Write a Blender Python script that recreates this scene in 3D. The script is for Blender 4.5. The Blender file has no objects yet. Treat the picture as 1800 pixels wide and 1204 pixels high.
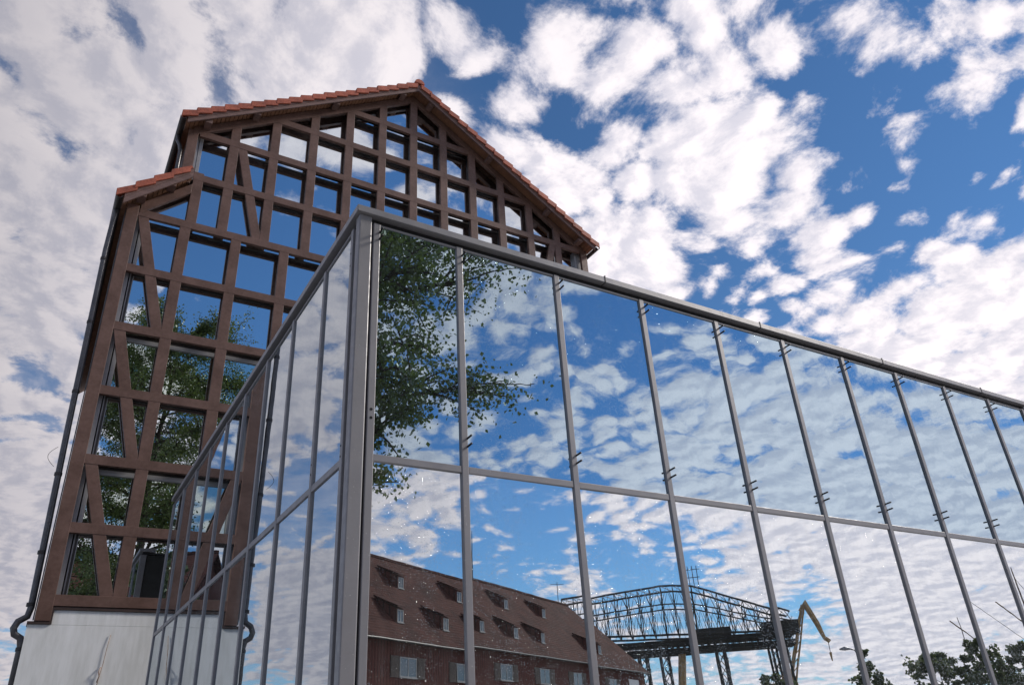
import bpy, math, random
import numpy as np
from mathutils import Vector, Matrix

SC = bpy.context.scene
COL = SC.collection
R = math.radians

# ------------------------------------------------------------------ camera
cam_d = bpy.data.cameras.new("camera")
cam = bpy.data.objects.new("camera", cam_d)
COL.objects.link(cam)
cam_d.sensor_fit = 'HORIZONTAL'
cam_d.sensor_width = 36.0
cam_d.lens = 1349.13 / 1800 * 36.0
cam_d.clip_start = 0.1
cam_d.clip_end = 6000
CAM = Vector((-2.157, -6.231, 1.6))
r_ = Vector((0.85955262, -0.50799961, -0.05572875))
u_ = Vector((-0.19770645, -0.43110526, 0.88037516))
f_ = Vector((0.4712552, 0.74571084, 0.47099245))
m = Matrix((r_, u_, -f_)).transposed().to_4x4()
m.translation = CAM
cam.matrix_world = m
SC.camera = cam

# ------------------------------------------------------------------ exposure
SC.view_settings.view_transform = 'Standard'
SC.view_settings.look = 'None'
SC.view_settings.gamma = 1.0
SC.view_settings.exposure = 0.0

SUN_AZ, SUN_EL = 108.0, 36.0          # azimuth measured from +y towards +x


def adir(az, el):
    a, e = R(az), R(el)
    return Vector((math.sin(a) * math.cos(e), math.cos(a) * math.cos(e), math.sin(e)))


# ------------------------------------------------------------------ node helpers
class NT:
    def __init__(s, tree):
        s.t = tree
        s.n = tree.nodes
        s.l = tree.links

    def node(s, kind, **kw):
        n = s.n.new(kind)
        for k, v in kw.items():
            setattr(n, k, v)
        return n

    def put(s, sock, v):
        if isinstance(v, bpy.types.NodeSocket):
            s.l.new(v, sock)
        else:
            sock.default_value = v

    def m(s, op, a, b=0.0, c=None, clamp=False):
        n = s.n.new('ShaderNodeMath')
        n.operation = op
        n.use_clamp = clamp
        s.put(n.inputs[0], a)
        s.put(n.inputs[1], b)
        if c is not None:
            s.put(n.inputs[2], c)
        return n.outputs[0]

    def v(s, op, a, b=None):
        n = s.n.new('ShaderNodeVectorMath')
        n.operation = op
        s.put(n.inputs[0], a)
        if b is not None:
            if op == 'SCALE':
                s.put(n.inputs[3], b)
            else:
                s.put(n.inputs[1], b)
        return n.outputs['Value' if op in ('DOT_PRODUCT', 'LENGTH') else 'Vector']

    def rng(s, x, a, b, c=0.0, d=1.0, kind='SMOOTHSTEP'):
        n = s.n.new('ShaderNodeMapRange')
        n.interpolation_type = kind
        n.clamp = True
        for i, q in enumerate((x, a, b, c, d)):
            s.put(n.inputs[i], q)
        return n.outputs[0]

    def noise(s, vec, scale, detail=4, rough=.5, dist=0.0, lac=2.0):
        n = s.n.new('ShaderNodeTexNoise')
        if vec is not None:
            s.put(n.inputs['Vector'], vec)
        n.inputs['Scale'].default_value = scale
        n.inputs['Detail'].default_value = detail
        n.inputs['Roughness'].default_value = rough
        n.inputs['Lacunarity'].default_value = lac
        n.inputs['Distortion'].default_value = dist
        return n.outputs[0]

    def voro(s, vec, scale, feature='F1', rnd=1.0, smooth=None):
        n = s.n.new('ShaderNodeTexVoronoi')
        n.feature = feature
        if vec is not None:
            s.put(n.inputs['Vector'], vec)
        n.inputs['Scale'].default_value = scale
        n.inputs['Randomness'].default_value = rnd
        if smooth is not None:
            n.inputs['Smoothness'].default_value = smooth
        return n

    def mix(s, f, a, b, kind='MIX'):
        n = s.n.new('ShaderNodeMix')
        n.data_type = 'RGBA'
        n.blend_type = kind
        s.put(n.inputs[0], f)
        for sock, q in ((n.inputs[6], a), (n.inputs[7], b)):
            s.put(sock, (*q, 1) if isinstance(q, tuple) and len(q) == 3 else q)
        return n.outputs[2]

    def combine(s, x, y, z):
        n = s.n.new('ShaderNodeCombineXYZ')
        for i, q in enumerate((x, y, z)):
            s.put(n.inputs[i], q)
        return n.outputs[0]

    def sep(s, v):
        n = s.n.new('ShaderNodeSeparateXYZ')
        s.put(n.inputs[0], v)
        return n.outputs


# ------------------------------------------------------------------ sky: Nishita blue + a broken layer of clouds
# (azimuth, elevation, radius in degrees, change of cloud cover)
CLOUD_COVER = [
    (-0.1, 41.4, 12.2, 0.17),
    (-2.1, 25.8, 11.2, 0.17),
    (0.9, 15.2, 6.8, 0.10),
    (9.1, 34.7, 6.8, 0.12),
    (41.2, 38.7, 6.1, 0.08),
    (51.2, 37.0, 4.1, 0.06),
    (41.7, 32.8, 4.1, 0.08),
    (58.9, 34.2, 4.4, 0.12),
    (16.3, 49.5, 6.8, 0.14),
    (43.2, 48.3, 3.1, 0.14),
    (51.2, 47.7, 3.4, 0.16),
    (37.0, 43.2, 3.1, -0.14),
    (33.2, 50.0, 1.7, -0.10),
    (56.2, 40.3, 3.7, 0.08),
    (51.4, 30.8, 1.7, -0.06),
    (63.6, 38.3, 3.7, -0.15),
    (66.6, 29.7, 5.8, -0.20),
    (71.0, 33.8, 3.7, -0.10),
    (76.1, 38.6, 3.7, 0.16),
    (68.3, 42.4, 3.1, 0.08),
    (49.3, 29.5, 2.0, -0.20),
    (44.0, 34.2, 5.1, 0.10),
    (64.8, 21.7, 6.1, 0.42),
    (68.8, 25.0, 2.7, 0.20),
    (35.8, 38.9, 4.1, 0.10),
    (-0.8, 14.0, 4.1, 0.28),
    (-1.8, 18.5, 2.4, -0.12),
    (0.7, 46.8, 2.0, -0.10),
    (10.9, 41.7, 4.1, 0.06),
    (170.2, 32.8, 6.5, -0.32),
    (167.4, 28.3, 4.8, -0.25),
    (175.0, 34.9, 3.7, -0.20),
    (157.6, 42.4, 6.8, -0.04),
    (138.9, 29.1, 5.1, -0.14),
    (144.6, 30.5, 2.4, 0.10),
    (149.4, 23.2, 3.7, -0.10),
    (130.7, 19.6, 5.8, 0.14),
    (120.2, 15.3, 7.5, 0.15),
    (154.5, 17.1, 2.4, 0.16),
    (147.8, 13.2, 5.1, -0.20),
    (137.9, 14.8, 2.7, 0.16),
    (138.5, 10.9, 3.4, -0.22),
    (130.4, 12.0, 3.7, 0.14),
    (121.6, 10.4, 6.1, 0.10),
    (128.3, 7.7, 2.0, -0.20),
    (118.9, 8.2, 4.1, 0.20),
    (124.6, 5.5, 3.7, 0.20),
    (144.8, 9.9, 2.0, 0.10),
    (-16.7, 28.2, 8.8, 0.08),
    (-17.6, 9.1, 3.7, 0.34),
    (-16.2, 16.8, 3.1, -0.28),
    (-18.0, 21.6, 2.0, -0.15),
    (-11.9, 23.8, 5.1, 0.10),
]
wd = bpy.data.worlds.new("World")
SC.world = wd
wd.use_nodes = True
W = NT(wd.node_tree)
W.n.clear()
sky = W.node('ShaderNodeTexSky', sky_type='NISHITA', sun_disc=False)
sky.sun_elevation = R(SUN_EL)
sky.sun_rotation = R(SUN_AZ)
sky.altitude = 50
sky.air_density = 1.0
sky.dust_density = 0.0
sky.ozone_density = 3.0
D = W.node('ShaderNodeTexCoord').outputs['Generated']
dx, dy, dz = W.sep(D)
zc = W.m('ADD', W.m('MAXIMUM', dz, 0.0), 0.22)
uv = W.combine(W.m('DIVIDE', dx, zc), W.m('DIVIDE', dy, zc), 0.37)
warp = W.node('ShaderNodeTexNoise')
W.put(warp.inputs['Vector'], uv)
warp.inputs['Scale'].default_value = 3.0
warp.inputs['Detail'].default_value = 2
uvw = W.v('ADD', uv, W.v('SCALE', W.v('SUBTRACT', warp.outputs['Color'], (.5, .5, .5)), 0.16))
n_big = W.noise(uv, 1.6, 3, .5)
n_mid = W.noise(uvw, 12.0, 10, .64)
cell = W.voro(uvw, 16.5, 'SMOOTH_F1', 1.0, .35).outputs['Distance']
sd = adir(SUN_AZ, SUN_EL)
off = Vector((sd.x, sd.y, 0)).normalized() * 0.026
uv_o = W.v('ADD', uvw, tuple(off))
n_off = W.noise(uv_o, 12.0, 6, .62)
cell_o = W.voro(uv_o, 16.5, 'SMOOTH_F1', 1.0, .35).outputs['Distance']
dens = W.m('ADD', W.m('MULTIPLY', n_big, .20), W.m('MULTIPLY', n_mid, 1.0))
cw = W.rng(dz, .08, .42, .24, .52)
dens = W.m('SUBTRACT', dens, W.m('ADD', W.m('MULTIPLY', cell, cw), W.m('MULTIPLY', W.m('SUBTRACT', .52, cw), .44)))
cover = None
for az, el, rad, w in CLOUD_COVER:
    dd = W.v('DOT_PRODUCT', D, tuple(adir(az, el)))
    b = W.rng(dd, math.cos(R(rad * 1.5)), math.cos(R(rad * .1)), 0.0, w * .85)
    cover = b if cover is None else W.m('ADD', cover, b)
dens = W.m('ADD', dens, cover) if cover is not None else dens
TH = 0.305
alpha = W.rng(dens, TH - .09, TH + .15)
veil = W.rng(W.v('DOT_PRODUCT', D, tuple(adir(-14, 32))), .78, .98, 0.0, .40)
alpha = W.m('MAXIMUM', alpha, W.m('MULTIPLY', veil, W.rng(n_mid, .30, .55, .35, 1.0)))
thick = W.rng(dens, TH + .05, TH + .50)
edge = W.m('SUBTRACT', W.m('ADD', n_mid, W.m('MULTIPLY', cell_o, .3)),
           W.m('ADD', n_off, W.m('MULTIPLY', cell, .3)))
lit = W.rng(edge, -.16, .16)
sunny = W.v('DOT_PRODUCT', D, tuple(adir(62, 22)))
glow = W.m('MAXIMUM', W.rng(sunny, .35, .97, 0.0, 1.0),
           W.rng(W.v('DOT_PRODUCT', D, tuple(adir(122, 10))), .80, .99, 0.0, .62))
back = W.rng(W.v('DOT_PRODUCT', D, tuple(adir(160, 15))), .2, .9, 0.0, .22)
shade = W.m('SUBTRACT', W.m('ADD', .40, W.m('MULTIPLY', lit, .50)),
            W.m('MULTIPLY', thick, W.m('SUBTRACT', .22, W.m('MULTIPLY', glow, .45))))
ccol = W.mix(W.m('MAXIMUM', W.m('MINIMUM', shade, 1.0), 0.0), (.40, .42, .54), (.92, .86, .885))
gain = W.m('ADD', W.m('ADD', .69, back), W.m('MULTIPLY', glow, .50))
ccol = W.v('SCALE', ccol, W.m('MULTIPLY', gain, 10.0))
low = W.rng(dz, .04, .22, 1.0, 0.0)
blue = W.mix(W.m('MULTIPLY', low, .35), W.mix(1.0, sky.outputs[0], (.60, .86, 1.05), 'MULTIPLY'), (3.1, 5.0, 7.0))
skyc = W.mix(alpha, blue, ccol)
bg = W.node('ShaderNodeBackground')
W.put(bg.inputs[0], skyc)
bg.inputs[1].default_value = 0.1
wo = W.node('ShaderNodeOutputWorld')
W.l.new(bg.outputs[0], wo.inputs[0])

# ------------------------------------------------------------------ sun
sl = bpy.data.lights.new("sun", 'SUN')
sl.energy = 3.0
sl.angle = R(10)
sl.color = (1.0, .93, .84)
so = bpy.data.objects.new("sun", sl)
COL.objects.link(so)
so.rotation_euler = (-sd).to_track_quat('-Z', 'Y').to_euler()
so.location = (0, 0, 60)


# ------------------------------------------------------------------ materials
def newmat(name):
    mt = bpy.data.materials.new(name)
    mt.use_nodes = True
    t = NT(mt.node_tree)
    t.n.clear()
    out = t.node('ShaderNodeOutputMaterial')
    return mt, t, out


def solid(name, col, rough=.6, metal=0.0, var=.25, scale=6.0, col2=None, bump=0.0, bscale=40.0, spec=.5, stretch=None, speck=0.0):
    mt, t, out = newmat(name)
    p = t.node('ShaderNodeBsdfPrincipled')
    co = t.node('ShaderNodeTexCoord').outputs['Object']
    if stretch:
        mp = t.node('ShaderNodeMapping')
        t.put(mp.inputs[0], co)
        mp.inputs['Scale'].default_value = stretch
        co = mp.outputs[0]
    n = t.noise(co, scale, 6, .6)
    n2 = t.noise(co, scale * 7, 4, .6)
    f = t.rng(t.m('ADD', t.m('MULTIPLY', n, .65), t.m('MULTIPLY', n2, .35)), .32, .68)
    c2 = col2 or tuple(c * (1 - var) for c in col)
    c1 = tuple(min(1, c * (1 + var * .6)) for c in col)
    c = t.mix(f, c1, c2)
    if speck:
        sp = t.voro(co, 28.0).outputs['Distance']
        sel = t.noise(co, 9.0, 2)
        k = t.m('MULTIPLY', t.rng(sp, .16, .08, 0, 1), t.rng(sel, .50, .60))
        c = t.mix(t.m('MULTIPLY', k, speck), c, (.62, .62, .64))
    t.put(p.inputs['Base Color'], c)
    t.put(p.inputs['Roughness'], t.rng(n2, .3, .7, max(0.02, rough - .08), min(1, rough + .08)))
    p.inputs['Metallic'].default_value = metal
    p.inputs['Specular IOR Level'].default_value = spec
    if bump:
        b = t.node('ShaderNodeBump')
        b.inputs['Strength'].default_value = bump
        b.inputs['Distance'].default_value = .01
        t.put(b.inputs['Height'], t.noise(co, bscale, 5, .6))
        t.l.new(b.outputs[0], p.inputs['Normal'])
    t.l.new(p.outputs[0], out.inputs[0])
    return mt


def glass(name, tint, base, see, drops=0.0, wave=0.0, dirt=0.0, dirtcol=(.5, .52, .52)):
    """coated glazing: strong mirror, weak view through, optional rain drops and dust"""
    mt, t, out = newmat(name)
    co = t.node('ShaderNodeTexCoord').outputs['Object']
    fr = t.node('ShaderNodeLayerWeight')
    fr.inputs['Blend'].default_value = .35
    fac = t.m('ADD', base, t.m('MULTIPLY', fr.outputs['Facing'], (1 - base) * .8), clamp=True)
    gl = t.node('ShaderNodeBsdfGlossy')
    gl.inputs['Color'].default_value = (*tint, 1)
    gl.inputs['Roughness'].default_value = 0.0
    tr = t.node('ShaderNodeBsdfTransparent')
    tr.inputs['Color'].default_value = (*see, 1)
    nrm = None
    if wave:
        b = t.node('ShaderNodeBump')
        b.inputs['Strength'].default_value = 1.0
        b.inputs['Distance'].default_value = wave
        t.put(b.inputs['Height'], t.noise(co, 2.2, 2, .5))
        nrm = b.outputs[0]
    k = None
    if drops:
        vn = t.voro(co, 95.0)
        dist = vn.outputs['Distance']
        sz = t.sep(vn.outputs['Color'])[0]
        patch = t.noise(co, 1.7, 3, .6)
        rad = t.m('MULTIPLY', t.m('MULTIPLY', t.rng(sz, .30, 1.0, 0, 1, 'LINEAR'), .40), t.rng(patch, .28, .60))
        rel = t.m('DIVIDE', dist, t.m('ADD', rad, .0001))
        k = t.rng(rel, 1.0, .8, 0, 1)
        dome = t.m('MULTIPLY', t.rng(rel, 1.0, 0.0, 0, 1), k)
        b2 = t.node('ShaderNodeBump')
        b2.inputs['Strength'].default_value = 1.0
        b2.inputs['Distance'].default_value = .0016 * drops
        t.put(b2.inputs['Height'], dome)
        if nrm is not None:
            t.l.new(nrm, b2.inputs['Normal'])
        nrm = b2.outputs[0]
    if nrm is not None:
        t.l.new(nrm, gl.inputs['Normal'])
    mx = t.node('ShaderNodeMixShader')
    t.put(mx.inputs[0], fac)
    t.l.new(tr.outputs[0], mx.inputs[1])
    t.l.new(gl.outputs[0], mx.inputs[2])
    res = mx.outputs[0]
    if dirt:
        df = t.node('ShaderNodeBsdfDiffuse')
        df.inputs['Color'].default_value = (*dirtcol, 1)
        st = t.node('ShaderNodeMapping')
        t.put(st.inputs[0], co)
        st.inputs['Scale'].default_value = (9, 9, .8)
        dn = t.m('MULTIPLY', t.rng(t.noise(st.outputs[0], 1.0, 5, .6), .35, .75, .3, 1.0), dirt)
        if k is not None:
            dn = t.m('ADD', dn, t.m('MULTIPLY', k, .10 * drops))
        m2 = t.node('ShaderNodeMixShader')
        t.put(m2.inputs[0], dn)
        t.l.new(res, m2.inputs[1])
        t.l.new(df.outputs[0], m2.inputs[2])
        res = m2.outputs[0]
    t.l.new(res, out.inputs[0])
    return mt


def leafmat(name, c1, c2):
    mt, t, out = newmat(name)
    g = t.node('ShaderNodeNewGeometry')
    c = t.mix(g.outputs['Random Per Island'], c1, c2)
    d = t.node('ShaderNodeBsdfDiffuse')
    t.put(d.inputs[0], c)
    tl = t.node('ShaderNodeBsdfTranslucent')
    t.put(tl.inputs[0], t.mix(1.0, c, (1.0, 1.0, .5), 'MULTIPLY'))
    gl = t.node('ShaderNodeBsdfGlossy')
    gl.inputs['Roughness'].default_value = .35
    gl.inputs[0].default_value = (.6, .65, .6, 1)
    a = t.node('ShaderNodeMixShader')
    a.inputs[0].default_value = .35
    t.l.new(d.outputs[0], a.inputs[1])
    t.l.new(tl.outputs[0], a.inputs[2])
    b = t.node('ShaderNodeMixShader')
    b.inputs[0].default_value = .08
    t.l.new(a.outputs[0], b.inputs[1])
    t.l.new(gl.outputs[0], b.inputs[2])
    t.l.new(b.outputs[0], out.inputs[0])
    return mt


M = {}
M['frame'] = solid('brown painted frame', (.140, .082, .066), .50, 0, .42, 1.6, col2=(.098, .052, .038), bump=.15, bscale=60, spec=.4)
M['barge'] = solid('brown painted boards', (.19, .115, .10), .6, 0, .3, 1.5, bump=.2, bscale=30, stretch=(1, 6, 6))
M['soffit'] = solid('soffit boards', (.30, .15, .09), .6, 0, .3, 3)
M['tile'] = solid('clay tile', (.40, .105, .058), .6, 0, .45, 3.2, bump=.2)
M['steel'] = solid('grey coated steel', (.27, .265, .285), .42, .15, .12, 1.3, speck=.5, bump=.03, bscale=90)
M['steel_l'] = solid('pale grey trim', (.34, .34, .36), .5, .1, .12, 2)
M['dark'] = solid('dark gap shade', (.015, .015, .017), .6, 0, .1)  # near-black colour standing in for the shade inside open gaps
M['zinc'] = solid('dark zinc', (.055, .05, .05), .45, .5, .25, 4)
M['zincl'] = solid('weathered zinc pipe', (.12, .115, .12), .38, .6, .3, 3)
M['plaster'] = solid('white plaster', (.88, .89, .90), .85, 0, .05, .8, col2=(.70, .71, .70), bump=.3, bscale=110, stretch=(2.2, 2.2, .35))
M['flash'] = solid('dark sheet flashing', (.07, .045, .04), .5, .2, .3, 4)
M['tglass'] = glass('tower glazing', (.88, .95, 1.0), .84, (.62, .70, .64), wave=.00012)
M['tglass2'] = glass('tower glazing greenish', (.92, 1.0, .96), .60, (.66, .78, .68), wave=.00012)
M['gup'] = glass('tinted upper glazing', (.54, .68, .78), .82, (.35, .42, .45), drops=.22, wave=.0008, dirt=.03)
M['glow'] = glass('lower glazing with rain drops', (.90, .95, .98), .76, (.45, .5, .5), drops=.6, wave=.00012, dirt=.05)
M['gside'] = glass('side glazing', (.80, .86, .91), .62, (.45, .5, .5), drops=.3, wave=.0002, dirt=.04)
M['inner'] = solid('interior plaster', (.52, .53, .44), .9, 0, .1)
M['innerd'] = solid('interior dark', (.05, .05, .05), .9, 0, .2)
M['slab'] = solid('concrete slab', (.22, .22, .2), .9, 0, .2)
M['column'] = solid('interior pale column', (.62, .58, .48), .8, 0, .1)
M['black'] = solid('black pin', (.012, .012, .013), .4, .3, .1)
M['bark'] = solid('bark', (.075, .06, .048), .9, 0, .4, 8, bump=.6, bscale=18)
M['leaf'] = leafmat('leaf', (.075, .115, .040), (.15, .19, .075))
M['leaf2'] = leafmat('leaf darker', (.07, .10, .045), (.12, .15, .07))
M['rust'] = solid('rusty crane steel', (.40, .27, .13), .7, .1, .4, 2)
M['lattice'] = solid('dark crane steel', (.03, .032, .032), .6, .3, .3, 2)
M['cable'] = solid('pale rusty cable', (.42, .36, .32), .7, .2, .4, 12, col2=(.25, .12, .07))
M['white'] = solid('white paint', (.75, .76, .76), .5, 0, .08)
M['oldwhite'] = solid('weathered white paint', (.36, .36, .35), .6, 0, .3, 3)
M['shutter'] = solid('grey brown shutter', (.12, .095, .08), .7, 0, .3, 3)
M['winglass'] = solid('window glass', (.10, .13, .15), .05, .3, .2, spec=1)
M['hull'] = solid('boat hull', (.72, .72, .72), .35, 0, .08)
M['spar'] = solid('varnished spar', (.20, .12, .06), .5, 0, .3)


def brickroof():
    mt, t, out = newmat('old clay roof')
    p = t.node('ShaderNodeBsdfPrincipled')
    co = t.node('ShaderNodeTexCoord').outputs['Object']
    n = t.noise(co, .5, 6, .65)
    n2 = t.noise(co, 5, 3, .6)
    c = t.mix(t.rng(t.m('ADD', t.m('MULTIPLY', n, .6), t.m('MULTIPLY', n2, .4)), .35, .65), (.092, .038, .031), (.042, .021, .019))
    t.put(p.inputs['Base Color'], c)
    p.inputs['Roughness'].default_value = .85
    p.inputs['Specular IOR Level'].default_value = .06
    wv = t.node('ShaderNodeTexWave', wave_type='BANDS', bands_direction='Z')
    t.put(wv.inputs[0], co)
    wv.inputs['Scale'].default_value = 1.1
    b = t.node('ShaderNodeBump')
    b.inputs['Distance'].default_value = .05
    t.put(b.inputs['Height'], wv.outputs[1])
    t.l.new(b.outputs[0], p.inputs['Normal'])
    t.l.new(p.outputs[0], out.inputs[0])
    return mt


def siding():
    mt, t, out = newmat('red brown board siding')
    p = t.node('ShaderNodeBsdfPrincipled')
    co = t.node('ShaderNodeTexCoord').outputs['Object']
    wv = t.node('ShaderNodeTexWave', wave_type='BANDS', bands_direction='X')
    t.put(wv.inputs[0], co)
    wv.inputs['Scale'].default_value = .95
    st = t.rng(wv.outputs[1], .05, .2)
    n = t.noise(co, 1.2, 6, .65)
    c = t.mix(n, (.15, .06, .048), (.09, .038, .034))
    t.put(p.inputs['Base Color'], t.mix(st, (.06, .03, .025), c))
    p.inputs['Roughness'].default_value = .85
    p.inputs['Specular IOR Level'].default_value = .1
    t.l.new(p.outputs[0], out.inputs[0])
    return mt


def paving():
    mt, t, out = newmat('paving')
    p = t.node('ShaderNodeBsdfPrincipled')
    co = t.node('ShaderNodeTexCoord').outputs['Object']
    br = t.node('ShaderNodeTexBrick')
    t.put(br.inputs[0], co)
    br.inputs['Scale'].default_value = 2.2
    br.inputs['Mortar Size'].default_value = .02
    br.inputs['Color1'].default_value = (.48, .465, .44, 1)
    br.inputs['Color2'].default_value = (.42, .41, .39, 1)
    br.inputs['Mortar'].default_value = (.16, .16, .15, 1)
    n = t.noise(co, .6, 6, .65)
    t.put(p.inputs['Base Color'], t.mix(t.rng(n, .3, .7), br.outputs[0], t.mix(.5, br.outputs[0], (.24, .235, .22))))
    p.inputs['Roughness'].default_value = .7
    t.l.new(p.outputs[0], out.inputs[0])
    return mt


def watermat():
    mt, t, out = newmat('harbour water')
    p = t.node('ShaderNodeBsdfPrincipled')
    co = t.node('ShaderNodeTexCoord').outputs['Object']
    p.inputs['Base Color'].default_value = (.02, .035, .04, 1)
    p.inputs['Roughness'].default_value = .08
    b = t.node('ShaderNodeBump')
    b.inputs['Distance'].default_value = .12
    t.put(b.inputs['Height'], t.noise(co, .9, 4, .6))
    t.l.new(b.outputs[0], p.inputs['Normal'])
    t.l.new(p.outputs[0], out.inputs[0])
    return mt


M['oldroof'] = brickroof()
M['siding'] = siding()
M['paving'] = paving()
M['water'] = watermat()
M['hill'] = solid('wooded hill', (.04, .055, .035), 1.0, 0, .4, .05)


# ------------------------------------------------------------------ mesh helpers
K = 1.3                                     # pavilion bay in metres


def U(x, y, z):
    return (x * K, y * K, z * K + 1.6)


class MB:
    def __init__(s):
        s.v = []
        s.f = []

    def add(s, vs, fs):
        o = len(s.v)
        s.v += [tuple(q) for q in vs]
        s.f += [tuple(i + o for i in f) for f in fs]
        return s

    def box(s, x0, x1, y0, y1, z0, z1, tf=None):
        vs = [(x0, y0, z0), (x1, y0, z0), (x1, y1, z0), (x0, y1, z0), (x0, y0, z1), (x1, y0, z1), (x1, y1, z1), (x0, y1, z1)]
        if tf:
            vs = [tf(*q) for q in vs]
        return s.add(vs, [(0, 3, 2, 1), (4, 5, 6, 7), (0, 1, 5, 4), (1, 2, 6, 5), (2, 3, 7, 6), (3, 0, 4, 7)])

    def ubox(s, *a):
        return s.box(*a, tf=U)

    def prism(s, poly, y0, y1, tf=None):
        """polygon in the x-z plane (counter-clockwise seen from -y), pushed from y0 to y1"""
        tf = tf or U
        n = len(poly)
        vs = [tf(x, y0, z) for x, z in poly] + [tf(x, y1, z) for x, z in poly]
        fs = [tuple(range(n)), tuple(range(2 * n - 1, n - 1, -1))]
        for i in range(n):
            j = (i + 1) % n
            fs.append((j, i, n + i, n + j))
        return s.add(vs, fs)

    def tube(s, pts, rad, n=8, caps=True):
        pts = [Vector(q) for q in pts]
        rr = rad if isinstance(rad, (list, tuple)) else [rad] * len(pts)
        vs, fs = [], []
        prev = None
        for i, q in enumerate(pts):
            d = (pts[min(i + 1, len(pts) - 1)] - pts[max(i - 1, 0)])
            if d.length < 1e-9:
                d = Vector((0, 0, 1))
            d.normalize()
            if prev is None:
                a = Vector((0, 0, 1)) if abs(d.z) < .9 else Vector((1, 0, 0))
                e1 = d.cross(a).normalized()
            else:
                e1 = (prev - d * prev.dot(d)).normalized()
            prev = e1
            e2 = d.cross(e1)
            for k in range(n):
                t = 2 * math.pi * k / n
                vs.append(q + (e1 * math.cos(t) + e2 * math.sin(t)) * rr[i])
        for i in range(len(pts) - 1):
            for k in range(n):
                k2 = (k + 1) % n
                fs.append((i * n + k, i * n + k2, (i + 1) * n + k2, (i + 1) * n + k))
        if caps:
            fs.append(tuple(range(n - 1, -1, -1)))
            fs.append(tuple((len(pts) - 1) * n + k for k in range(n)))
        return s.add(vs, fs)

    def build(s, name, mat, parent=None, smooth=False, bevel=0.0):
        me = bpy.data.meshes.new(name)
        ox = Vector((0, 0, 0))
        if parent is not None:
            q = parent
            while q is not None:
                ox += q.location
                q = q.parent
        me.from_pydata([tuple(Vector(q) - ox) for q in s.v], [], s.f)
        me.materials.append(mat)
        if smooth:
            me.polygons.foreach_set('use_smooth', [True] * len(me.polygons))
        me.update()
        o = bpy.data.objects.new(name, me)
        COL.objects.link(o)
        if parent is not None:
            o.parent = parent
        if bevel:
            b = o.modifiers.new('bevel', 'BEVEL')
            b.width = bevel
            b.segments = 2
            b.limit_method = 'ANGLE'
        return o


def tag(o, label=None, cat=None, group=None, kind=None):
    if label:
        o['label'] = label
    if cat:
        o['category'] = cat
    if group:
        o['group'] = group
    if kind:
        o['kind'] = kind
    return o


def thing(name, loc, label, cat, group=None):
    o = bpy.data.objects.new(name, None)
    COL.objects.link(o)
    o.location = loc
    return tag(o, label, cat, group)


def dup(root, loc, label=None):
    c = root.copy()
    COL.objects.link(c)
    c.location = loc
    if label:
        c['label'] = label
    for ch in list(root.children):
        d = ch.copy()
        COL.objects.link(d)
        d.parent = c
        for g in ch.children:
            e = g.copy()
            COL.objects.link(e)
            e.parent = d
    return c


# ------------------------------------------------------------------ setting: ground, water, hills
QX, QY = 122.0, 5.0                     # corner of the harbour basin
g = MB().add([(-900, -300, 0), (QX, -300, 0), (QX, QY, 0), (900, QY, 0), (900, 3000, 0), (QX, 3000, 0), (-900, 3000, 0), (-900, QY, 0),
              (QX, -300, -2.5), (QX, QY, -2.5), (900, QY, -2.5), (-900, -300, -2.5)],
             [(0, 1, 2, 7), (7, 2, 5, 6), (2, 3, 4, 5), (1, 8, 9, 2), (2, 9, 10, 3), (0, 11, 8, 1)])
tag(g.build('ground', M['paving']), kind='structure')
g = MB().add([(-3000, -3000, -1.5), (3000, -3000, -1.5), (3000, -300, -1.5), (-3000, -300, -1.5),
              (QX - .0, -300, -1.5), (3000, QY, -1.5), (QX, QY, -1.5)], [(0, 1, 2, 3), (4, 2, 5, 6)])
tag(g.build('water', M['water']), kind='structure')
rng = random.Random(4)
hb = MB()
hp = []
for i in range(61):
    x = -2600 + i * 90
    h = 34 + 16 * math.sin(i * .37) + 9 * math.sin(i * 1.13) + rng.uniform(-3, 3)
    hp.append((x, h))
vs, fs = [], []
for i, (x, h) in enumerate(hp):
    vs += [(x, -1500, -2), (x, -1620, h), (x, -1900, h * .8), (x, -2100, -2)]
for i in range(60):
    for k in range(3):
        a = i * 4 + k
        fs.append((a, a + 4, a + 5, a + 1))
hb.add(vs, fs)
tag(hb.build('hills', M['hill']), kind='structure')

# ------------------------------------------------------------------ the glass pavilion
LY = 8.4336                 # depth of the pavilion, where it meets the tower
W_R = 9.90                  # length of its long front
ZG = -1.2308                # ground level in bays
Z_CAP1, Z_CAP0 = 3.968, 3.908
Z_TOP, Z_MID, Z_BOT = 3.832, 1.86, -.16
GI = .020                   # glass set back from the face of the mullions
GL_ = .018                  # the same on the short side
pav = thing('glass_pavilion', U(0, 0, ZG), 'long low glass pavilion with a grey steel frame in front of the tower', 'building')

# interior
b = MB().ubox(.25, W_R - .1, .25, LY - .02, ZG + .01, -.20)
b.build('floor', M['slab'], pav)
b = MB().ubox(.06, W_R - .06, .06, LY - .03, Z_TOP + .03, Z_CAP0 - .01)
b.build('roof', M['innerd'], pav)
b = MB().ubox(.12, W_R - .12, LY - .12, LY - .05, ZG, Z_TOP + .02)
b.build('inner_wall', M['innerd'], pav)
for (x0, x1, y0, y1) in ((.98, 1.40, 1.5, 1.9), (5.2, 5.5, 2.0, 2.3), (8.0, 8.3, 2.0, 2.3)):
    MB().ubox(x0, x1, y0, y1, -.2, 1.70).build('inner_pillar', M['column'], pav)

# plinth under the glazing
MB().ubox(.03, W_R - .03, .03, .22, ZG, Z_BOT - .07).build('plinth', M['plaster'], pav)
MB().ubox(.03, .22, .23, LY - .06, ZG, Z_BOT - .07).build('plinth', M['plaster'], pav)

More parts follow.
